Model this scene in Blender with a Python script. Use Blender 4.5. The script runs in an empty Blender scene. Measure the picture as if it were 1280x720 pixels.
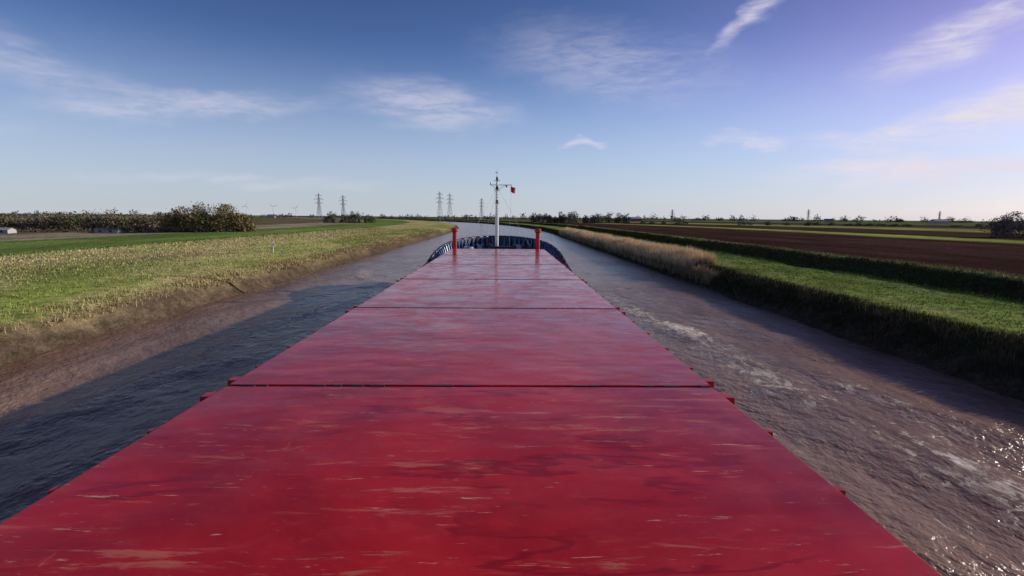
import bpy, bmesh, math, random
import numpy as np
from mathutils import Vector, Matrix, noise, Quaternion
random.seed(7); rng=np.random.default_rng(7)
scene=bpy.context.scene
R=math.radians
scene.view_settings.view_transform='Standard'
scene.view_settings.look='None'
scene.view_settings.exposure=0

SUN_EL=17.0; SUN_AZ=70.0   # azimuth clockwise from +Y (ship heading)

# ------------------------------------------------------------------ helpers
def link(o,parent=None):
    scene.collection.objects.link(o)
    if parent: o.parent=parent
    return o
def empty(name):
    e=bpy.data.objects.new(name,None); e.empty_display_size=1; return link(e)
def mesh_obj(name,verts,faces,mat=None,parent=None,smooth=False,cols=None,colname='Col'):
    me=bpy.data.meshes.new(name)
    me.from_pydata([tuple(v) for v in verts],[],[tuple(f) for f in faces]); me.update()
    if smooth: me.polygons.foreach_set('use_smooth',[True]*len(me.polygons))
    if cols is not None:
        a=me.color_attributes.new(colname,'FLOAT_COLOR','POINT')
        c=np.ones((len(verts),4),dtype=np.float32); c[:,:3]=np.asarray(cols)[:,:3]
        a.data.foreach_set('color',c.ravel())
    if mat: me.materials.append(mat)
    o=bpy.data.objects.new(name,me)
    return link(o,parent)
def np_mesh(name,V,F,mat,cols=None,parent=None,smooth=False):
    V=np.asarray(V,dtype=np.float32); F=np.asarray(F,dtype=np.int32)
    me=bpy.data.meshes.new(name); n=F.shape[1]
    me.vertices.add(len(V)); me.vertices.foreach_set('co',V.ravel())
    me.loops.add(F.size); me.loops.foreach_set('vertex_index',F.ravel())
    me.polygons.add(len(F)); me.polygons.foreach_set('loop_start',np.arange(0,F.size,n,dtype=np.int32))
    me.polygons.foreach_set('loop_total',np.full(len(F),n,dtype=np.int32))
    me.update(calc_edges=True)
    if smooth: me.polygons.foreach_set('use_smooth',np.ones(len(F),dtype=bool))
    if cols is not None:
        a=me.color_attributes.new('Col','FLOAT_COLOR','POINT')
        c=np.ones((len(V),4),dtype=np.float32); c[:,:3]=cols
        a.data.foreach_set('color',c.ravel())
    me.materials.append(mat)
    return link(bpy.data.objects.new(name,me),parent)

class NT:
    def __init__(s,nt): s.nt=nt; s.n=nt.nodes; s.l=nt.links
    def node(s,t,**kw):
        n=s.n.new(t)
        for k,v in kw.items(): setattr(n,k,v)
        return n
    def put(s,sock,v):
        if isinstance(v,bpy.types.NodeSocket): s.l.new(v,sock)
        else: sock.default_value=v
    def math(s,op,a,b=0.0,c=None,clamp=False):
        n=s.node('ShaderNodeMath',operation=op,use_clamp=clamp); s.put(n.inputs[0],a); s.put(n.inputs[1],b)
        if c is not None: s.put(n.inputs[2],c)
        return n.outputs[0]
    def mix(s,f,a,b,bt='MIX'):
        n=s.node('ShaderNodeMix',data_type='RGBA',blend_type=bt); s.put(n.inputs[0],f)
        s.put(n.inputs[6],a if isinstance(a,bpy.types.NodeSocket) else (*a,1)); s.put(n.inputs[7],b if isinstance(b,bpy.types.NodeSocket) else (*b,1))
        return n.outputs[2]
    def noise(s,vec,scale,detail=4,rough=.5,dist=0.0):
        n=s.node('ShaderNodeTexNoise'); s.put(n.inputs['Vector'],vec); n.inputs['Scale'].default_value=scale
        n.inputs['Detail'].default_value=detail; n.inputs['Roughness'].default_value=rough; n.inputs['Distortion'].default_value=dist
        return n.outputs['Fac']
    def map(s,vec,loc=(0,0,0),rot=(0,0,0),scale=(1,1,1)):
        n=s.node('ShaderNodeMapping'); s.put(n.inputs['Vector'],vec)
        n.inputs['Location'].default_value=loc; n.inputs['Rotation'].default_value=rot; n.inputs['Scale'].default_value=scale
        return n.outputs[0]
    def ramp(s,f,a,b,o0=0.0,o1=1.0):
        n=s.node('ShaderNodeMapRange',interpolation_type='SMOOTHSTEP'); s.put(n.inputs[0],f)
        n.inputs[1].default_value=a; n.inputs[2].default_value=b; n.inputs[3].default_value=o0; n.inputs[4].default_value=o1
        return n.outputs[0]
def new_mat(name):
    m=bpy.data.materials.new(name); m.use_nodes=True; t=NT(m.node_tree)
    b=m.node_tree.nodes['Principled BSDF']; return m,t,b
def simple(name,col,rough=.5,var=.25,scale=3.0,metal=0,bump=0.0):
    m,t,b=new_mat(name); co=t.node('ShaderNodeTexCoord').outputs['Object']
    n=t.noise(co,scale,6,.6)
    k=t.ramp(n,.25,.75,1-var,1+var)
    mx=t.mix(1.0,col,t.n.new('ShaderNodeCombineColor').outputs[0],'MULTIPLY')
    cc=mx.node.inputs[7].links[0].from_node
    for i in range(3): t.l.new(k,cc.inputs[i])
    t.l.new(mx,b.inputs['Base Color']); b.inputs['Roughness'].default_value=rough; b.inputs['Metallic'].default_value=metal
    if bump:
        bn=t.node('ShaderNodeBump'); bn.inputs['Strength'].default_value=bump; bn.inputs['Distance'].default_value=.02
        t.l.new(n,bn.inputs['Height']); t.l.new(bn.outputs[0],b.inputs['Normal'])
    return m
def nz(x,y,z=0.0): return noise.noise(Vector((x,y,z)))

# ------------------------------------------------------------------ world
w=bpy.data.worlds.new("World"); scene.world=w; w.use_nodes=True
try:
    w.cycles.sampling_method='MANUAL'; w.cycles.sample_map_resolution=256
except Exception as ex: print(ex)
t=NT(w.node_tree); bg=w.node_tree.nodes['Background']
sky=t.node('ShaderNodeTexSky',sky_type='NISHITA'); sky.sun_disc=False
sky.sun_elevation=R(SUN_EL); sky.sun_rotation=R(SUN_AZ); sky.altitude=0; sky.air_density=1.0; sky.dust_density=0.35; sky.ozone_density=4.5
gen=t.node('ShaderNodeTexCoord').outputs['Generated']
sep=t.node('ShaderNodeSeparateXYZ'); t.l.new(gen,sep.inputs[0])
az=t.math('ARCTAN2',sep.outputs[0],sep.outputs[1]); el=t.math('ARCSINE',sep.outputs[2])
azd=t.math('MULTIPLY',az,180/math.pi); eld=t.math('MULTIPLY',el,180/math.pi)
cv=t.node('ShaderNodeCombineXYZ'); t.l.new(azd,cv.inputs[0]); t.l.new(eld,cv.inputs[1]); cv=cv.outputs[0]
# (azimuth, elevation, radius along, radius across, tilt deg, strength)
CL=[(-41,11.6,8,2.2,-12,.32),(-30,9.8,12,1.4,6,.5),(-8,11.4,10,2.6,-4,.5),(24.5,18.6,4.5,1.0,35,.75),
    (41,15,8,2.2,22,.75),(43,8.6,9,2.2,12,1.25),(40,4.3,13,1.6,0,1.3),(24.5,7.6,4,1.0,-8,.85),(8,8.1,2.3,.45,3,.8),
    (34,7.0,5,1.1,0,.8),(11,15.5,14,4,-8,.34),(-52,6,12,1.2,4,.3),(60,10,14,2,10,.6),(-25,3.2,16,.8,1,.25)]
wn=t.noise(t.map(cv,scale=(.10,.42,1)),1.0,5,.62,.9)
wn2=t.noise(t.map(cv,loc=(3,9,0),rot=(0,0,R(14)),scale=(.35,1.6,1)),1.0,5,.65,.6)
wisp=t.ramp(t.math('ADD',t.math('MULTIPLY',wn,.6),t.math('MULTIPLY',wn2,.4)),.34,.62,.18,1.0)
tot=None
wob=t.node('ShaderNodeTexNoise'); t.l.new(t.map(cv,scale=(.22,.5,1)),wob.inputs['Vector']); wob.inputs['Scale'].default_value=1; wob.inputs['Detail'].default_value=4
vs=t.node('ShaderNodeVectorMath',operation='MULTIPLY_ADD'); t.l.new(wob.outputs['Color'],vs.inputs[0]); vs.inputs[1].default_value=(5,3,0)
va=t.node('ShaderNodeVectorMath',operation='ADD'); t.l.new(cv,va.inputs[0]); va.inputs[1].default_value=(-2.5,-1.5,0); t.l.new(va.outputs[0],vs.inputs[2])
for (a,e,rx,ry,th,st) in CL:
    sb=t.node('ShaderNodeVectorMath',operation='SUBTRACT'); t.l.new(vs.outputs[0],sb.inputs[0]); sb.inputs[1].default_value=(a,e,0)
    r=t.map(sb.outputs[0],rot=(0,0,R(-th)))
    s2=t.map(r,scale=(1/rx,1/ry,0)); ln=t.node('ShaderNodeVectorMath',operation='LENGTH'); t.l.new(s2,ln.inputs[0])
    f=t.ramp(ln.outputs['Value'],1.25,.1,0,st)
    tot=f if tot is None else t.math('ADD',tot,f)
cloud=t.math('MULTIPLY',tot,wisp,clamp=True)
hz=t.math('MAXIMUM',t.ramp(eld,5,-1,0,.8),t.ramp(eld,18,0,0,.62))
tint=t.mix(1.0,sky.outputs[0],(.96,.93,1.16),'MULTIPLY')
tint=t.mix(t.math('MULTIPLY',t.ramp(azd,0,42),t.ramp(eld,3,16,.2,.85)),tint,t.mix(1.0,tint,(1.6,.93,.98),'MULTIPLY'))
tint=t.mix(t.ramp(eld,5,25),tint,t.mix(1.0,tint,(.56,.56,.60),'MULTIPLY'))
c1=t.mix(hz,tint,(4.9,5.4,6.1))
c2=t.mix(cloud,c1,(6.5,6.1,6.9))
t.l.new(c2,bg.inputs[0]); bg.inputs[1].default_value=.12

# ------------------------------------------------------------------ sun
S=Vector((math.sin(R(SUN_AZ))*math.cos(R(SUN_EL)),math.cos(R(SUN_AZ))*math.cos(R(SUN_EL)),math.sin(R(SUN_EL))))
sl=bpy.data.lights.new('sun','SUN'); sl.energy=5.0; sl.angle=R(.5); sl.color=(1,.94,.84)
so=bpy.data.objects.new('sun',sl); so.rotation_mode='QUATERNION'; so.rotation_quaternion=S.to_track_quat('Z','Y'); so.location=S*200; link(so)

# ------------------------------------------------------------------ camera
cam=bpy.data.cameras.new('camera'); cam.lens=18; cam.sensor_width=36; cam.clip_start=.1; cam.clip_end=30000
co=bpy.data.objects.new('camera',cam)
M=Matrix.Rotation(R(-.9),4,'Z')@Matrix.Rotation(R(90-7.9),4,'X')@Matrix.Rotation(R(.45),4,'Z')
co.matrix_world=Matrix.Translation((0,0,8.5))@M; link(co); scene.camera=co

# ------------------------------------------------------------------ terrain
def cen(y):
    if y<250: return 0.0
    if y<1200: return -3.2e-4*(y-250)**2
    return -3.2e-4*950**2-.608*(y-1200)
PS=[-9000,-400,-140,-100,-75,-38,-33.5,-31,-29.3,-28.5,-26,-20,18,22,24.8,25.6,27.2,29,40,41.5,44.5,46.5,50,60,9000]
PZ=[1.0,1.2,1.5,2.0,2.4,2.3,2.0,1.7,1.15,0,-1,-3,-3,-1.5,0,1.1,1.9,2.15,2.2,2.5,3.6,3.6,2.1,1.2,1.0]
def hgt(s,y):
    sw=s
    if -60<s<60:
        k=nz(y*.09,3.3)*.9+nz(y*.35,8.1)*.45
        sw=s+ (k if s<0 else k*.7)
    z=float(np.interp(sw,PS,PZ))
    if abs(s)<200 and z>.2: z+=.12*nz(s*.25,y*.2)+.06*nz(s*1.1,y*1.1)
    return z
Z=[(-9000,(.11,.12,.05)),(-700,(.11,.12,.05)),(-600,(.19,.17,.09)),(-420,(.19,.17,.09)),(-400,(.10,.15,.04)),(-260,(.10,.15,.04)),(-250,(.15,.11,.08)),(-165,(.16,.12,.08)),
   (-160,(.30,.25,.16)),(-122,(.32,.26,.16)),(-118,(.14,.20,.05)),(-72,(.16,.22,.055)),(-69,(.42,.35,.17)),(-50,(.42,.36,.16)),(-44,(.33,.32,.11)),
   (-36,(.28,.30,.08)),(-32,(.28,.27,.09)),(-30.6,(.20,.15,.08)),(-29.6,(.09,.065,.042)),(-27,(.07,.05,.035)),(23,(.06,.045,.035)),(25.2,(.06,.05,.03)),(26,(.04,.042,.018)),(27.6,(.06,.065,.022)),
   (28.6,(.20,.23,.06)),(32,(.19,.24,.06)),(39.5,(.15,.22,.05)),(40.5,(.05,.055,.02)),(44.3,(.05,.055,.02)),(45.2,(.26,.27,.10)),(49,(.18,.22,.07)),(57,(.12,.16,.04)),  # embankment's river-facing slope painted dark, its shade put into the ground colour
   (60,(.050,.026,.021)),(165,(.06,.033,.027)),(168,(.18,.22,.06)),(190,(.34,.36,.07)),(194,(.055,.034,.028)),(300,(.07,.042,.034)),(306,(.30,.30,.09)),(420,(.14,.18,.05)),(430,(.07,.045,.037)),(700,(.07,.045,.037)),(720,(.12,.14,.06)),(9000,(.10,.11,.06))]
ZS=[z[0] for z in Z]; ZC=np.array([z[1] for z in Z])
def zcol(s,y):
    sw=s+1.3*nz(s*.12,y*.08,5) if abs(s)<75 else s+.8*nz(0,y*.05,2)
    if -29.5<s<23: sw=s
    c=np.array([np.interp(sw,ZS,ZC[:,i]) for i in range(3)])
    if -72<s<-31:
        k=nz(s*.09,y*.045,1)+.6*nz(s*.35,y*.2,2)+.4*nz(s*.9,y*.6,12)
        bias=.72 if s<-46 else .46
        f=min(max(bias+k*1.1,0),1)
        c=c*.4+.6*(np.array((.47,.38,.18))*f+np.array((.19,.25,.05))*(1-f))
    if 28<s<40:
        k=nz(s*.3,y*.15,7); c=c*(1+.6*k)
        if k>.2: c=c*.6+.4*np.array((.26,.22,.10))
    return c
ys=list(np.arange(-80,160,1.0)); y=160.0; st=1.0
while y<9500: ys.append(y); st*=1.028; y+=st
ss=list(np.arange(-80,66,.75)); s=66.0; st=.8
while s<9000: ss.append(s); st*=1.06; s+=st
s=-80.75; st=.8; neg=[]
while s>-9000: neg.append(s); st*=1.06; s-=st
ss=neg[::-1]+ss
V=[];C=[]
for y in ys:
    c=cen(y)
    for s in ss:
        V.append((c+s,y,hgt(s,y))); C.append(zcol(s,y))
ny,ns=len(ys),len(ss)
idx=np.arange(ny*ns).reshape(ny,ns)
F=np.stack([idx[:-1,:-1],idx[:-1,1:],idx[1:,1:],idx[1:,:-1]],-1).reshape(-1,4)
m,t,b=new_mat('ground_mat')
at=t.node('ShaderNodeAttribute',attribute_name='Col').outputs['Color']
pc=t.node('ShaderNodeTexCoord').outputs['Object']
n1=t.noise(pc,.9,6,.7); n2=t.noise(t.map(pc,scale=(1,.3,1)),.05,4,.65); n3=t.noise(pc,5,2,.6)
k=t.math('MULTIPLY',t.ramp(n1,.25,.75,.55,1.5),t.ramp(n2,.3,.7,.65,1.35)); k=t.math('MULTIPLY',k,t.ramp(n3,.3,.7,.75,1.25))
vm=t.node('ShaderNodeVectorMath',operation='SCALE'); t.l.new(at,vm.inputs[0]); t.l.new(k,vm.inputs['Scale'])
t.l.new(vm.outputs[0],b.inputs['Base Color']); b.inputs['Roughness'].default_value=1; b.inputs['Specular IOR Level'].default_value=0
bn=t.node('ShaderNodeBump'); bn.inputs['Strength'].default_value=.9; bn.inputs['Distance'].default_value=.25
t.l.new(n1,bn.inputs['Height']); t.l.new(bn.outputs[0],b.inputs['Normal'])
np_mesh('ground',V,F,m,np.array(C),smooth=True)

# ------------------------------------------------------------------ foliage-type material
def veg_mat(name):
    m,t,b=new_mat(name); at=t.node('ShaderNodeAttribute',attribute_name='Col').outputs['Color']
    t.l.new(at,b.inputs['Base Color']); b.inputs['Roughness'].default_value=.9; b.inputs['Specular IOR Level'].default_value=.05
    return m
vegm=veg_mat('foliage_mat')
def blades(name,pts,hts,cols,wid):
    n=len(pts); pts=np.asarray(pts); hts=np.asarray(hts)[:,None]; a=rng.uniform(0,2*np.pi,n)
    d=np.stack([np.cos(a),np.sin(a),np.zeros(n)],1)*np.asarray(wid).reshape(-1,1)*.5
    lean=np.stack([rng.normal(0,.3,n),rng.normal(0,.3,n),np.ones(n)],1)*hts
    V=np.stack([pts-d-[0,0,.03],pts+d-[0,0,.03],pts+lean],1).reshape(-1,3); F=np.arange(3*n).reshape(n,3)
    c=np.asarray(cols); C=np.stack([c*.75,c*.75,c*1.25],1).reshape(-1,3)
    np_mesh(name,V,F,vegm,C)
def scatter(n,s0,s1,y0,y1,pw=1.6):
    out=[]
    for i in range(n):
        y=y0+(y1-y0)*random.random()**pw; s=random.uniform(s0,s1); out.append((s,y))
    return out
def grass(name,n,s0,s1,y0,y1,h0,h1,colf,pw=1.6,dens=None,wk=1.0):
    P=[];H=[];C=[];W=[]
    for s,y in scatter(n,s0,s1,y0,y1,pw):
        if dens and random.random()>dens(s,y): continue
        z=hgt(s,y)
        if z<.35: continue
        P.append((cen(y)+s,y,z)); dist=math.hypot(s,y)
        H.append(random.uniform(h0,h1)*(1+.5*nz(s*.5,y*.5,4))); W.append(wk*max(.05,dist*.0012)*random.uniform(.7,1.6))
        c=colf(s,y)*random.uniform(.65,1.35); C.append(c)
    blades(name,P,H,C,W)
def clump(s,y): return .3+.9*max(0,nz(s*.45,y*.4,11)+.25)
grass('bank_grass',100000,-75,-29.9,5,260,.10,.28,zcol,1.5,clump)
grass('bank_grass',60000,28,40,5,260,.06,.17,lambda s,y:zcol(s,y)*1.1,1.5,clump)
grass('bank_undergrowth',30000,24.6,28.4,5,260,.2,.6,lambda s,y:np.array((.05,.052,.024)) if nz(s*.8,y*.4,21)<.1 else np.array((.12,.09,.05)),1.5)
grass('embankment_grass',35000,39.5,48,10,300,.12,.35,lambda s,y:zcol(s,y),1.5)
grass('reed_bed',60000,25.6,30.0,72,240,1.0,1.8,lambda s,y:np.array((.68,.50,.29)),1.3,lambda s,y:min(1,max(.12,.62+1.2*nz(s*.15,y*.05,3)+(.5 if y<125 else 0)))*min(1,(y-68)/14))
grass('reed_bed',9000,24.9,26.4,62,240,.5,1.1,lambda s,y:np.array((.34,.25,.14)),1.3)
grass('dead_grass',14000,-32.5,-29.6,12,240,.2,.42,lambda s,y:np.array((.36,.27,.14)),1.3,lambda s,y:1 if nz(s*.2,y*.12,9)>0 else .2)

# ------------------------------------------------------------------ water
def line_d(px,py,pts):
    best=1e9
    for (x0,y0),(x1,y1) in zip(pts[:-1],pts[1:]):
        dx,dy=x1-x0,y1-y0; u=max(0,min(1,((px-x0)*dx+(py-y0)*dy)/(dx*dx+dy*dy)))
        best=min(best,math.hypot(px-x0-u*dx,py-y0-u*dy))
    return best
WR=[(7,60),(10,56),(12.2,50),(13.2,38),(14.6,24),(17.0,12),(20,2),(24,-8)]
WR2=[(11,46),(14.5,36),(17.5,26),(20,18),(24,10)]
WL=[(-8.5,62),(-15,64),(-20.5,72),(-22,80)]
WL2=[(-15,58),(-17.5,40),(-18.5,26),(-20,14),(-24,-2)]
ysw=list(np.arange(-40,110,.5)); y=110; st=.6
while y<2600: ysw.append(y); st*=1.04; y+=st
xsw=np.arange(-33,32.1,.5)
V=[];C=[]
for y in ysw:
    c=cen(y)
    for x in xsw:
        f=0;z=0
        if y<110:
            d=line_d(x,y,WR); patch=max(.2,min(1,.5+1.0*nz(y*.16,x*.1,6))); near=1+.5*math.exp(-((y-50)/7)**2)
            f+=.34*near*patch*math.exp(-(d/1.5)**2); z+=.13*math.exp(-(d/1.3)**2)
            d=line_d(x,y,WR2); f+=.26*max(0,.5+1.0*nz(y*.2,x*.2,16))*math.exp(-(d/1.6)**2); z+=.08*math.exp(-(d/1.2)**2)
            if x>6: f+=.30*math.exp(-((x-(9+ (55-y)*.12))/7.0)**2)*(1 if y<55 else math.exp(-((y-55)/4)**2))
            if x<0:
                d=min(line_d(x,y,WL),line_d(x,y,WL2)); f+=.46*math.exp(-(d/1.6)**2); z+=.13*math.exp(-(d/1.4)**2)
            z+=.05*nz(x*.5,y*.35)+.03*nz(x*1.3+y*.5,y*1.1,4)
            if 6<x and y<62: z+=.08*math.sin((x*.75+y*.30)*1.25+2.5*nz(x*.2,y*.2))*math.exp(-((x-16)/8)**2)
            if x<-8: z+=.06*math.sin((-x*.8+y*.3)*1.2+2.5*nz(x*.2,y*.2))
        V.append((c+x,y,z)); C.append((f,f,f))
ny,ns=len(ysw),len(xsw); idx=np.arange(ny*ns).reshape(ny,ns)
F=np.stack([idx[:-1,:-1],idx[:-1,1:],idx[1:,1:],idx[1:,:-1]],-1).reshape(-1,4)
m,t,b=new_mat('river_water_mat')
pc=t.node('ShaderNodeTexCoord').outputs['Object']
fo=t.node('ShaderNodeAttribute',attribute_name='Col').outputs['Fac']
fn=t.noise(t.map(pc,rot=(0,0,.2),scale=(1.3,.6,1)),1.7,9,.80,.5)
fn2=t.noise(t.map(pc,scale=(1,.3,1)),.35,3,.5,.5)
fv=t.math('ADD',t.math('MULTIPLY',fo,.42),t.math('ADD',t.math('MULTIPLY',fn,1.15),t.math('MULTIPLY',fn2,.25)))
foam=t.ramp(fv,.90,1.06,0,.85)
silt=t.ramp(t.noise(t.map(pc,scale=(1,.2,1)),.3,5,.6,.8),.3,.7)
base=t.mix(silt,(.17,.088,.052),(.27,.155,.098))
colr=t.mix(foam,base,(.70,.62,.57))
t.l.new(colr,b.inputs['Base Color']); b.inputs['IOR'].default_value=1.33; b.inputs['Specular IOR Level'].default_value=.38
rr=t.ramp(foam,0,.6,.18,.8); t.l.new(rr,b.inputs['Roughness'])
w1=t.noise(t.map(pc,rot=(0,0,.2),scale=(.8,.6,1)),1.3,6,.6,.1); w2=t.noise(t.map(pc,rot=(0,0,.5),scale=(1,.6,1)),5.5,3,.6)
calm=t.ramp(t.noise(pc,.09,3,.5),.35,.65,.55,1.1)
hh=t.math('MULTIPLY',t.math('ADD',w1,t.math('MULTIPLY',w2,.22)),calm); hh=t.math('ADD',hh,t.math('MULTIPLY',foam,.12))
bn=t.node('ShaderNodeBump'); bn.inputs['Strength'].default_value=.9; bn.inputs['Distance'].default_value=.42
t.l.new(hh,bn.inputs['Height']); t.l.new(bn.outputs[0],b.inputs['Normal'])
np_mesh('river_water',V,F,m,np.array(C),smooth=True)

# ------------------------------------------------------------------ ship
ship=empty('cargo_ship')
def bmobj(name,fn,mat,bevel=0,smooth=False):
    bm=bmesh.new(); fn(bm)
    me=bpy.data.meshes.new(name); bm.to_mesh(me); bm.free(); me.materials.append(mat)
    o=bpy.data.objects.new(name,me); link(o,ship)
    if smooth: me.polygons.foreach_set('use_smooth',[True]*len(me.polygons))
    if bevel:
        md=o.modifiers.new('b','BEVEL'); md.width=bevel; md.segments=2; md.limit_method='ANGLE'
    return o
def box(bm,x0,x1,y0,y1,z0,z1):
    r=bmesh.ops.create_cube(bm,size=1,matrix=Matrix.Translation(((x0+x1)/2,(y0+y1)/2,(z0+z1)/2))@Matrix.Diagonal((x1-x0,y1-y0,z1-z0,1)))
def rod(bm,a,b,r,r2=None,seg=10):
    a=Vector(a);b=Vector(b);d=b-a
    bmesh.ops.create_cone(bm,cap_ends=True,segments=seg,radius1=r,radius2=r if r2 is None else r2,depth=d.length,
        matrix=Matrix.Translation((a+b)/2)@d.to_track_quat('Z','Y').to_matrix().to_4x4())
# deck paint
m,t,b=new_mat('hatch_red_paint')
pc=t.node('ShaderNodeTexCoord').outputs['Object']
big=t.noise(pc,.3,5,.65,.6)
base=t.mix(t.ramp(big,.32,.68),(.30,.005,.006),(.50,.014,.013))
fine=t.noise(t.map(pc,scale=(.8,1.6,1)),1.8,8,.72,.5)
base=t.mix(t.ramp(fine,.50,.72,0,.4),base,(.60,.05,.035))
sc=t.noise(t.map(pc,rot=(0,0,R(4)),scale=(.42,3.0,1)),1.5,8,.72,.5)
gate=t.noise(pc,.5,3,.5)
scm=t.math('MULTIPLY',t.ramp(sc,.55,.64),t.ramp(gate,.43,.57))
base=t.mix(t.math('MULTIPLY',scm,.42),base,(.58,.22,.13))
sc2=t.noise(t.map(pc,rot=(0,0,R(-6)),scale=(.6,5.5,1)),1.5,6,.72,.45)
base=t.mix(t.math('MULTIPLY',t.ramp(sc2,.635,.69),.75),base,(.66,.42,.28))
sc2b=t.noise(t.map(pc,loc=(7,3,0),rot=(0,0,R(2)),scale=(1.3,11,1)),1.3,5,.7,.3)
base=t.mix(t.math('MULTIPLY',t.ramp(sc2b,.65,.70),.6),base,(.70,.46,.33))
sc3=t.noise(t.map(pc,rot=(0,0,R(25)),scale=(5.5,.8,1)),1.2,5,.7,.4)
base=t.mix(t.math('MULTIPLY',t.ramp(sc3,.70,.74),.6),base,(.60,.34,.22))
gr=t.noise(pc,2.1,8,.78); base=t.mix(t.math('MULTIPLY',t.ramp(gr,.64,.72),.7),base,(.07,.04,.03))
dv=t.noise(t.map(pc,scale=(.22,.75,1)),.8,5,.62,.25)
wet=t.math('SUBTRACT',1.0,t.ramp(t.math('ABSOLUTE',t.math('SUBTRACT',dv,.5)),.005,.028))
wetg=t.math('MULTIPLY',wet,t.ramp(t.noise(pc,.33,3),.40,.58))
base=t.mix(t.math('MULTIPLY',wetg,.55),base,(.16,.002,.005))
t.l.new(base,b.inputs['Base Color'])
rg=t.ramp(t.noise(pc,1.1,6,.65),.3,.7,.12,.30); rg=t.math('SUBTRACT',rg,t.math('MULTIPLY',wetg,.08)); rg=t.math('ADD',rg,t.math('MULTIPLY',scm,.2)); t.l.new(rg,b.inputs['Roughness'])
b.inputs['Specular IOR Level'].default_value=.42
h1=t.noise(t.map(pc,scale=(.5,.9,1)),.9,2,.5); h2=t.noise(pc,9,3,.6)
hh=t.math('ADD',h1,t.math('MULTIPLY',h2,.012)); hh=t.math('SUBTRACT',hh,t.math('MULTIPLY',wetg,.015))
bn=t.node('ShaderNodeBump'); bn.inputs['Strength'].default_value=.4; bn.inputs['Distance'].default_value=.08
t.l.new(hh,bn.inputs['Height']); t.l.new(bn.outputs[0],b.inputs['Normal'])
red=m
redp=simple('red_gloss_paint',(.42,.012,.012),.35,.3,4)
navy=simple('navy_paint',(.012,.018,.036),.45,.4,3)
blue=simple('blue_paint',(.06,.17,.38),.4,.5,1.2)
white=simple('white_paint',(.78,.78,.76),.45,.12,6)
black=simple('black_rubber',(.012,.012,.013),.7,.3,5)
steel=simple('deck_green_steel',(.03,.045,.06),.6,.4,2)
rope=simple('rope_mat',(.42,.46,.52),.9,.3,20,bump=.4)

XL,XR,HT=-5.66,4.34,5.04
seams=[-8.0,1.1,10.2,19.3,28.4,37.5,46.6,55.8]
for i in range(len(seams)-1):
    g0=.03+.0022*max(0,seams[i]); g1=.03+.0022*max(0,seams[i+1]) if i<6 else 0
    y0,y1=seams[i]+g0,seams[i+1]-g1
    def f(bm,y0=y0,y1=y1):
        box(bm,XL,XR,y0,y1,HT-.55,HT)
    bmobj(f'hatch_cover_{i+1}',f,red,.02)
def f(bm):
    for yy in seams[1:-1]:
        for o in (-.5,.5):
            for x,sg in ((XL,-1),(XR,1)):
                box(bm,min(x+sg*.003,x+sg*.2),max(x+sg*.003,x+sg*.2),yy+o-.13,yy+o+.13,HT-.22,HT-.015)
    for k in range(30):
        yy=2.6+k*1.82
        for x,sg in ((XL,-1),(XR,1)):
            box(bm,min(x+sg*.003,x+sg*.13),max(x+sg*.003,x+sg*.13),yy-.07,yy+.07,HT-.45,HT-.03)
bmobj('hatch_cleats',f,redp,.015)
def f(bm):
    for yy in seams[1:-1]:
        box(bm,XL+.02,XR-.02,yy-.3,yy+.3,HT-.62,HT-.555)
        for k in range(26):
            if random.random()<.45: continue
            x=-5.4+k*.38; box(bm,x,x+random.uniform(.12,.34),yy-.025,yy+.025,HT-.5,HT+.012)
bmobj('seam_gasket',f,black)
def f(bm): box(bm,XL+.15,XR-.15,-8,55.7,2.9,HT-.63)
bmobj('hatch_coaming',f,redp)
cx=-.75; BM=7.15
def half(y):
    if y<51: return BM
    u=min(1,(y-51)/19.5); return BM*(1-u**2.7)**.5
TZ=[(-20,3.25),(48,3.25),(53,3.75),(57,4.45),(62,5.15),(66,5.5),(70.5,5.8)]
def topz(y): return float(np.interp(y,[a[0] for a in TZ],[a[1] for a in TZ]))
def deckz(y): return 2.7 if y<52 else 2.7+1.6*((y-52)/18.5)
hy=[-16,-10,0,10,20,30,40,48,51,53,55,57,59,61,63,65,66.5,68,69,69.8,70.2,70.5]
out=[(cx-half(y),y) for y in hy]+[(cx+half(y),y) for y in hy[::-1][1:]]
V=[];F=[];n=len(out)
for x,y in out:
    k=(x-cx)
    fl=1 if y<50 else 1-.16*min(1,(y-50)/15)
    V+= [(cx+k*fl,y-(0 if y<52 else (y-52)*.10),-1.2),(cx+k*(1+fl)/2,y-(0 if y<52 else (y-52)*.05),1.5),(x,y,topz(y))]
    nn=max(abs(k),.001); kin=k*(1-.14/max(6.7*.2,nn)) if nn>.2 else 0
    yin=y-(.14 if y>60 else .0)
    V+= [(cx+kin,yin,topz(y)),(cx+kin,yin,deckz(y)-.02)]
for i in range(n-1):
    a=i*5;c=(i+1)*5
    for j in range(4): F.append((a+j,c+j,c+j+1,a+j+1))
mesh_obj('hull',V,F,navy,ship)
V=[];F=[]
for y in hy: V+=[(cx-half(y)+.1,y,deckz(y)),(cx+half(y)-.1 if half(y)>.1 else cx+.01,y,deckz(y))]
for i in range(len(hy)-1): F.append((2*i,2*i+1,2*i+3,2*i+2))
mesh_obj('weather_deck',V,F,steel,ship)
mesh_obj('transom',[(cx-BM,-16,-1.2),(cx+BM,-16,-1.2),(cx+BM,-16,3.25),(cx-BM,-16,3.25)],[(0,1,2,3)],navy,ship)
def f(bm):
    pts=[Vector((x,y,topz(y)+.03)) for x,y in out]
    for a,c in zip(pts[:-1],pts[1:]):
        if (c-a).length>.01: rod(bm,a,c,.15 if a.y>50 else .06,seg=8)
bmobj('bulwark_rail',f,navy,0,True)
samples=[];L=[];N=400
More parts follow.
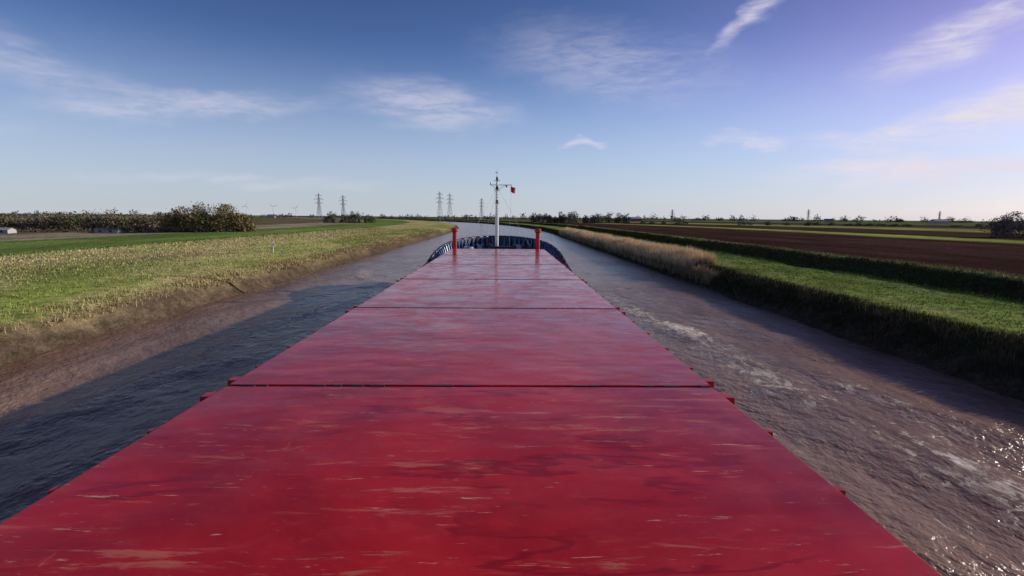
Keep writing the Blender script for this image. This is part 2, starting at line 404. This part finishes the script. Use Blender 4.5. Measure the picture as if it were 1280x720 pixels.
for i in range(N+1):
    th=math.pi*i/N; u=abs(math.cos(th)); x=BM*math.cos(th)
    yb=51+19.5*(1-(u)**2)**(1/2.7)
    L.append(Vector((cx+x,yb,0)))
acc=0;last=L[0]
for p in L[1:]:
    acc+=(p-last).length; last=p
    if acc>.8: samples.append(p.copy()); acc=0
def f(bm):
    ctr=Vector((cx,57,0))
    for p in samples:
        d=(ctr-p); d.z=0; d.normalize(); y=p.y
        tz,dz=topz(y),deckz(y); a=p+d*.16; s=d.cross(Vector((0,0,1)))*.06
        q=[Vector((a.x,a.y,tz-.05)),Vector((a.x,a.y,dz)),Vector((a.x,a.y,dz))+d*.7,Vector((a.x,a.y,tz-.05))+d*.2]
        vs=[bm.verts.new(v+s) for v in q]+[bm.verts.new(v-s) for v in q]
        bm.faces.new(vs[:4]); bm.faces.new(vs[4:][::-1])
        for i in range(4): bm.faces.new((vs[i],vs[4+i],vs[4+(i+1)%4],vs[(i+1)%4]))
bmobj('bulwark_stays',f,blue)
def f(bm):
    for x in (-5.55,3.75):
        rod(bm,(x,57.6,2.9),(x,57.6,6.75),.24,seg=20)
        rod(bm,(x,57.6,6.75),(x,57.6,6.85),.24,.36,seg=20)
        rod(bm,(x,57.6,6.85),(x,57.6,7.15),.36,seg=20)
        rod(bm,(x,57.6,7.15),(x,57.6,7.25),.36,.2,seg=20)
        rod(bm,(x,57.6,5.3),(x,57.6,5.4),.29,seg=20)
bmobj('vent_posts',f,redp)
def f(bm):
    for x in (-3.4,1.4):
        rod(bm,(x,63.5,4.6),(x+1.5,63.5,4.6),.42,seg=20)
        for xx in (x,x+.75,x+1.5): rod(bm,(xx-.05,63.5,4.6),(xx+.05,63.5,4.6),.68,seg=24)
        box(bm,x-.35,x-.15,63.0,64.0,3.8,5.1); box(bm,x+1.65,x+1.85,63.0,64.0,3.8,5.1)
    box(bm,-1.6,1.1,63.1,63.9,3.9,4.9)
    for x in (-5.2,-4.6,2.9,3.5): rod(bm,(x,61,3.4),(x,61,4.6),.17,seg=14)
bmobj('windlass',f,navy,.02)
def f(bm):
    for x in (-3.0,1.8):
        for k in range(9):
            c=Vector((x+k*.08-.3,63.5,4.6)); pr=None
            for j in range(17):
                a=2*math.pi*j/16; p=c+Vector((.005*j,math.cos(a)*.47,math.sin(a)*.47))
                if pr: rod(bm,pr,p,.045,seg=6)
                pr=p
    for (x,y) in ((-4.6,66),(2.9,65.5)):
        for k in range(5):
            pr=None
            for j in range(25):
                a=2*math.pi*j/24; p=Vector((x+math.cos(a)*(.8-.06*k),y+math.sin(a)*(.8-.06*k),4.25+.09*k))
                if pr: rod(bm,pr,p,.05,seg=6)
                pr=p
bmobj('mooring_ropes',f,rope)
mx,my=-.95,66.0
def f(bm):
    rod(bm,(mx,my,3.8),(mx,my,9.0),.24,.19,seg=16); rod(bm,(mx,my,9.0),(mx,my,13.6),.17,.11,seg=16)
    rod(bm,(mx,my,13.6),(mx,my,14.4),.035)
    rod(bm,(mx-.9,my,12.5),(mx+1.9,my,12.5),.05)
    rod(bm,(mx,my,11.9),(mx+1.2,my,12.5),.03); rod(bm,(mx,my,11.9),(mx-.8,my,12.5),.03)
    box(bm,mx-.42,mx+.42,my-.5,my+.1,11.85,11.9)
    box(bm,mx-.35,mx+.35,my-.4,my+.1,13.0,13.05)
    box(bm,mx-.32,mx+.32,my-.4,my+.1,10.2,10.25)
    for z in np.arange(5,12,.35): rod(bm,(mx-.22,my-.3,z),(mx+.22,my-.3,z),.018,seg=6)
    rod(bm,(mx-.22,my-.3,4.0),(mx-.22,my-.3,11.8),.022,seg=6); rod(bm,(mx+.22,my-.3,4.0),(mx+.22,my-.3,11.8),.022,seg=6)
    rod(bm,(mx-.8,my,12.55),(mx-.8,my,12.8),.1); rod(bm,(mx,my,14.0),(mx,my,14.05),.25)
bmobj('foremast',f,white,0,False)
def f(bm):
    rod(bm,(mx,my-.3,13.06),(mx,my-.3,13.42),.14); rod(bm,(mx,my-.32,11.91),(mx,my-.32,12.3),.17); rod(bm,(mx,my-.3,10.26),(mx,my-.3,10.6),.15)
    rod(bm,(mx+1.2,my,12.2),(mx+1.2,my,12.45),.09)
bmobj('mast_lights',f,black)
def f(bm):
    for p in ((-4.5,61),(3.1,61),(-2.6,69)): rod(bm,(mx,my,12.3),(p[0],p[1],topz(p[1])),.012,seg=5)
    rod(bm,(mx+1.8,my,12.5),(mx+1.6,my,4.6),.01,seg=5)
bmobj('mast_stays',f,white)
V=[];F=[]
for i in range(9):
    for j in range(6):
        u,v=i/8,j/5; V.append((mx+1.72+.62*u*(1-.15*v),my+.09*math.sin(u*7+v),12.35-.72*v-.22*u+.03*math.sin(u*9)))
for i in range(8):
    for j in range(5): a=i*6+j; F.append((a,a+6,a+7,a+1))
flag=mesh_obj('flag',V,F,simple('flag_red',(.6,.02,.04),.8,.15,3),ship,True)

# ------------------------------------------------------------------ trees
class TB:
    def __init__(s): s.V=[];s.F=[];s.C=[]
    def cone(s,a,b,r1,r2,col,seg=5):
        a=Vector(a);b=Vector(b);q=(b-a).to_track_quat('Z','Y'); n=len(s.V)
        for p,r in ((a,r1),(b,r2)):
            for i in range(seg):
                v=p+q@Vector((math.cos(2*math.pi*i/seg)*r,math.sin(2*math.pi*i/seg)*r,0)); s.V.append(tuple(v)); s.C.append(col)
        for i in range(seg):
            j=(i+1)%seg; s.F.append((n+i,n+j,n+seg+j,n+seg+i))
    def leaf(s,p,sz,col):
        n=len(s.V); a=Vector((random.gauss(0,1),random.gauss(0,1),random.gauss(0,1))).normalized(); b=a.orthogonal().normalized(); c=a.cross(b)
        k=random.uniform(.5,1.2)
        for u,v in ((-1,-.3),(.2,-1),(1,.4),(-.2,1)):
            s.V.append(tuple(Vector(p)+b*u*sz*.5+c*v*sz*.5*k)); s.C.append(col)
        s.F.append((n,n+1,n+2,n+3))
    def tree(s,x,y,z,h,wd,col,nl=300,lsz=.5,bark=(.10,.08,.06),low=.15,dome=.6):
        lean=Vector((random.uniform(-.06,.06)*h,random.uniform(-.06,.06)*h,0)); top=Vector((x,y,z+h*.62))+lean
        s.cone((x,y,z-.3),top,h*.03,h*.012,bark)
        ends=[]
        for i in range(random.randint(7,11)):
            u=random.uniform(.12,.62); a=random.uniform(0,6.28); st=Vector((x,y,z)).lerp(top,u/.62)
            rr=wd*.5*random.uniform(.45,1.0); e=Vector((x+math.cos(a)*rr,y+math.sin(a)*rr,z+h*(low+(.95-low)*min(1,u/.62*.75+random.uniform(0,.35))*(1-.4*(rr/(wd*.5))**2))))
            s.cone(st,e,h*.013,h*.004,bark,4); ends.append(e)
            for k in range(2):
                e2=e+Vector((random.gauss(0,.12)*wd,random.gauss(0,.12)*wd,random.uniform(-.02,.1)*h)); s.cone(st.lerp(e,.6),e2,h*.006,h*.002,bark,3); ends.append(e2)
        ends.append(top+Vector((0,0,h*.2)))
        sh=[random.uniform(.7,1.3) for _ in ends]; sd=random.uniform(0,100)
        for i in range(nl):
            if random.random()<dome:
                a=random.uniform(0,6.28); ph=math.asin(random.random()); rr=random.uniform(.25,1)**.5
                dx,dy,dz=math.cos(a)*math.cos(ph),math.sin(a)*math.cos(ph),math.sin(ph)
                lum=.82+.45*nz(dx*1.8+sd,dy*1.8,dz*1.8)+.2*nz(dx*4+sd,dy*4,dz*4)
                p=Vector((x+dx*wd*.5*rr*lum,y+dy*wd*.5*rr*lum,z+h*(low+(1-low)*dz*rr*lum*1.15)))
                f=(1.05+1.0*nz(dx*3+sd,dy*3,dz*3+9))*random.uniform(.8,1.2)
                if nz(p.x*.3/lsz,p.y*.3/lsz,p.z*.3/lsz)<-.36: continue
            else:
                j=random.randrange(len(ends)); e=ends[j]; sg=wd*.085
                p=e+Vector((random.gauss(0,sg),random.gauss(0,sg),random.gauss(0,sg*.85)))
                f=sh[j]*random.uniform(.8,1.2)
            if p.z<z+.1: p.z=z+random.uniform(.1,h*.2)
            if p.z>z+h: p.z=z+h*random.uniform(.85,1)
            f=max(f,.5); s.leaf(p,lsz*random.uniform(.5,1.3),(col[0]*f,col[1]*f,col[2]*f))
    def done(s,name):
        return mesh_obj(name,s.V,s.F,vegm,None,False,s.C)
olive=(.20,.155,.07); twig=(.155,.12,.09); hazeg=(.13,.13,.125); hazefar=(.10,.115,.11)  # last two greys: distance haze painted into the tree colour
for (x,y,h,wd) in ((-128,204,10.5,15),(-119,202,12.4,15),(-110,206,11.5,15),(-134,210,8,11),(-103,205,8,9)):
    tb=TB(); tb.tree(x,y,1.2,h,wd,olive,6500,.5,low=.0,dome=.85); tb.done('willow_tree')
tb=TB()
for i in range(46):
    u=i/45; x=-345+u*205+random.uniform(-2,2); y=240-14*u+random.uniform(-8,8)
    tb.tree(x,y,1.2,random.uniform(6,9.5)+1.5*math.sin(u*17),random.uniform(9,14),random.choice((twig,(.16,.135,.075),twig)),1100,.6,low=.0,dome=.8)
tb.done('hedgerow_trees')
tb=TB()
for i in range(50):
    u=i/49; x=-265+u*150+random.uniform(-1,1); y=198+random.uniform(-1,1)
    tb.tree(x,y,1.2,random.uniform(1.2,2.8),random.uniform(4,6),(.12,.10,.06),130,.45,low=.0,dome=.9)
tb.done('hedge')
for (x,y,h,wd) in ((-168,500,11,16),(-155,505,9,14),(-143,495,12,15),(-130,500,9,12)):
    tb=TB(); tb.tree(x,y,1.2,h,wd,(.13,.13,.08),1200,1.0,low=.0,dome=.85); tb.done('tree')
tb=TB()
for i in range(90):
    x=-1900+i*21+random.uniform(-12,12); y=1500+random.uniform(-60,60)
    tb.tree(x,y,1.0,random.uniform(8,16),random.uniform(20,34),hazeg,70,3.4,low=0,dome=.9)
tb.done('distant_treeline')
tb=TB()
for i in range(19):
    x=40+i*6.9+random.uniform(-2,2); y=700+random.uniform(-15,15); h=random.choice((11,13,15,16,9))
    if i in (9,14): continue
    tb.tree(x,y,1.1,h,random.uniform(10,15),random.choice((twig,(.13,.11,.09),(.10,.105,.075))),800,1.2,low=.0,dome=.8)
tb.done('copse_trees')
tb=TB()
for i in range(170):
    x=-120+i*21+random.uniform(-14,14); y=1800+random.uniform(-150,150); h=random.uniform(8,18) if random.random()<.75 else random.uniform(18,28)
    tb.tree(x,y,1.0,h,random.uniform(24,40),hazefar,60,4.0,low=0,dome=.9)
tb.done('distant_treeline')
tb=TB()
for i in range(60):
    x=150+i*13+random.uniform(-6,6); y=620-i*1.5+random.uniform(-8,8)
    if nz(i*.21,3.1)<-.12: continue
    tb.tree(x,y,1.0,random.uniform(2.5,6),random.uniform(8,15),(.08,.09,.055),150,1.2,low=0,dome=.9)
tb.done('field_hedge')
for (x,y,h,wd) in ((218,222,10,11),(226,226,11.5,13),(236,224,10,12)):
    tb=TB(); tb.tree(x,y,1.1,h,wd,(.19,.145,.125),3500,.5,low=.0,dome=.75); tb.done('tree')

# ------------------------------------------------------------------ pylons
galv=simple('galvanised_steel',(.20,.21,.22),.6,.2,1)
def pylon(x,y,h,rot=0,r=.22):
    tb=TB(); g=(.2,.2,.2)
    def wdt(z):
        return np.interp(z/h,[0,.55,.8,1],[h*.085,h*.032,h*.022,h*.004])
    def B(a,b,k=1): tb.cone(a,b,r*k,r*k,g,4)
    lv=[0,.14,.27,.38,.47,.55,.62,.70,.78,.86,.93,1.0]
    for i in range(len(lv)-1):
        z0,z1=lv[i]*h,lv[i+1]*h; a,b=wdt(z0),wdt(z1)
        c0=[(-a,-a,z0),(a,-a,z0),(a,a,z0),(-a,a,z0)]; c1=[(-b,-b,z1),(b,-b,z1),(b,b,z1),(-b,b,z1)]
        for j in range(4):
            B(c0[j],c1[j]); B(c0[j],c1[(j+1)%4],.6); B(c0[(j+1)%4],c1[j],.6); B(c1[j],c1[(j+1)%4],.6)
    for u,l in ((.62,.16),(.76,.20),(.90,.14)):
        z=u*h; a=wdt(z)
        for sg in (-1,1):
            for yy in (-a,a):
                B((sg*a,yy,z),(sg*l*h,0,z),.8); B((sg*a,yy,z+.05*h),(sg*l*h,0,z),.8)
            B((sg*l*h,0,z),(sg*l*h,0,z-.045*h),.5)
    o=mesh_obj('electricity_pylon',tb.V,tb.F,galv); o.location=(x,y,1.0); o.rotation_euler=(0,0,rot)
pylon(-322,905,46,.9,.24); pylon(-288,930,44,.9,.24); pylon(-112,900,50,.9,.24); pylon(-101,960,50,.9,.24); pylon(-50,1130,48,.9,.26)
pylon(800,1350,34,.2,.3); pylon(1150,1350,32,.2,.3); pylon(430,1320,30,.3,.3)
wt=simple('turbine_white',(.75,.76,.78),.5,.05,1)
def turbine(x,y,h,ph):
    e=empty('wind_turbine'); e.location=(x,y,1)
    tb=TB(); tb.cone((0,0,0),(0,0,h),2.6,1.5,(1,1,1),10); mesh_obj('tower',tb.V,tb.F,wt,e)
    tb=TB(); tb.cone((0,-3,h+1),(0,6,h+1),2.2,1.8,(1,1,1),8); tb.cone((0,-6,h+1),(0,-3,h+1),.6,2.0,(1,1,1),8); mesh_obj('nacelle',tb.V,tb.F,wt,e)
    tb=TB()
    for k in range(3):
        a=ph+k*2*math.pi/3; d=Vector((math.sin(a),0,math.cos(a))); o=Vector((0,-5,h+1))
        tb.cone(o,o+d*h*.12,1.1,2.0,(1,1,1),6); tb.cone(o+d*h*.12,o+d*h*.55,2.0,.5,(1,1,1),6)
    mesh_obj('rotor',tb.V,tb.F,wt,e)
turbine(-2050,4150,78,.3); turbine(-1860,4200,72,1.1); turbine(-1640,4100,60,.7)

# ------------------------------------------------------------------ buildings
wallw=simple('pale_render',(.36,.35,.33),.8,.1,1); roofm=simple('slate_roof',(.14,.13,.13),.8,.2,2); brick=simple('brick_wall',(.27,.13,.09),.9,.2,1); glassm=simple('window_glass',(.03,.04,.05),.15,.1,1)
roofl=simple('sheet_roof',(.34,.35,.36),.5,.1,1)
def house(name,x,y,L,W,Hh,rh,rot,wm,rm):
    e=empty(name); e.location=(x,y,1.05); e.rotation_euler=(0,0,rot)
    l,wd=L/2,W/2
    mesh_obj('walls',[(-l,-wd,0),(l,-wd,0),(l,wd,0),(-l,wd,0),(-l,-wd,Hh),(l,-wd,Hh),(l,wd,Hh),(-l,wd,Hh),(-l,0,Hh+rh),(l,0,Hh+rh)],
        [(0,1,5,4),(1,2,6,9,5),(2,3,7,6),(3,0,4,8,7)],wm,e)
    o=.35
    mesh_obj('roof',[(-l-o,-wd-o,Hh-o*rh/wd+.08),(l+o,-wd-o,Hh-o*rh/wd+.08),(l+o,0,Hh+rh+.08),(-l-o,0,Hh+rh+.08),(l+o,wd+o,Hh-o*rh/wd+.08),(-l-o,wd+o,Hh-o*rh/wd+.08)],[(0,1,2,3),(3,2,4,5)],rm,e)
    V=[];F=[]
    nwin=max(2,int(L/3))
    for i in range(nwin):
        xx=-l+(i+.5)*L/nwin
        for zb in ([.7] if Hh<4 else [1.0,3.6]):
            n=len(V); V+=[(xx-.5,-wd-.03,zb),(xx+.5,-wd-.03,zb),(xx+.5,-wd-.03,zb+1.0),(xx-.5,-wd-.03,zb+1.0)]; F.append((n,n+1,n+2,n+3))
    mesh_obj('windows',V,F,glassm,e)
house('farm_shed',-177,183,8,4,1.6,.7,.15,wallw,roofl)
house('farm_shed',-146,192,7,3.5,1.5,.5,.1,wallw,roofm)
house('brick_house',420,1250,16,9,5.5,3.5,.3,brick,roofm)
house('brick_house',760,1200,18,9,5.5,3.5,-.2,wallw,roofm)
house('barn',980,1150,34,16,6,4,.1,roofl,roofm)
house('barn',330,1300,30,14,6,4,.2,brick,roofl)
house('brick_house',-560,1250,16,9,5.5,3.5,.3,wallw,roofm)

e=empty('channel_marker_post'); e.location=(-38.5,86,hgt(-38.5,86))
tb=TB(); tb.cone((0,0,-.3),(0,0,1.75),.07,.06,(1,1,1),8); tb.cone((0,0,1.75),(0,0,1.85),.1,.03,(1,1,1),8); mesh_obj('post',tb.V,tb.F,white,e)
mesh_obj('board',[(-.3,-.09,1.1),(.3,-.09,1.1),(.3,-.09,1.65),(-.3,-.09,1.65),(-.3,-.06,1.1),(.3,-.06,1.1),(.3,-.06,1.65),(-.3,-.06,1.65)],
  [(0,1,2,3),(5,4,7,6),(0,4,5,1),(3,2,6,7),(0,3,7,4),(1,5,6,2)],white,e)
print('objects',len(bpy.data.objects),'polys',sum(len(m.polygons) for m in bpy.data.meshes))
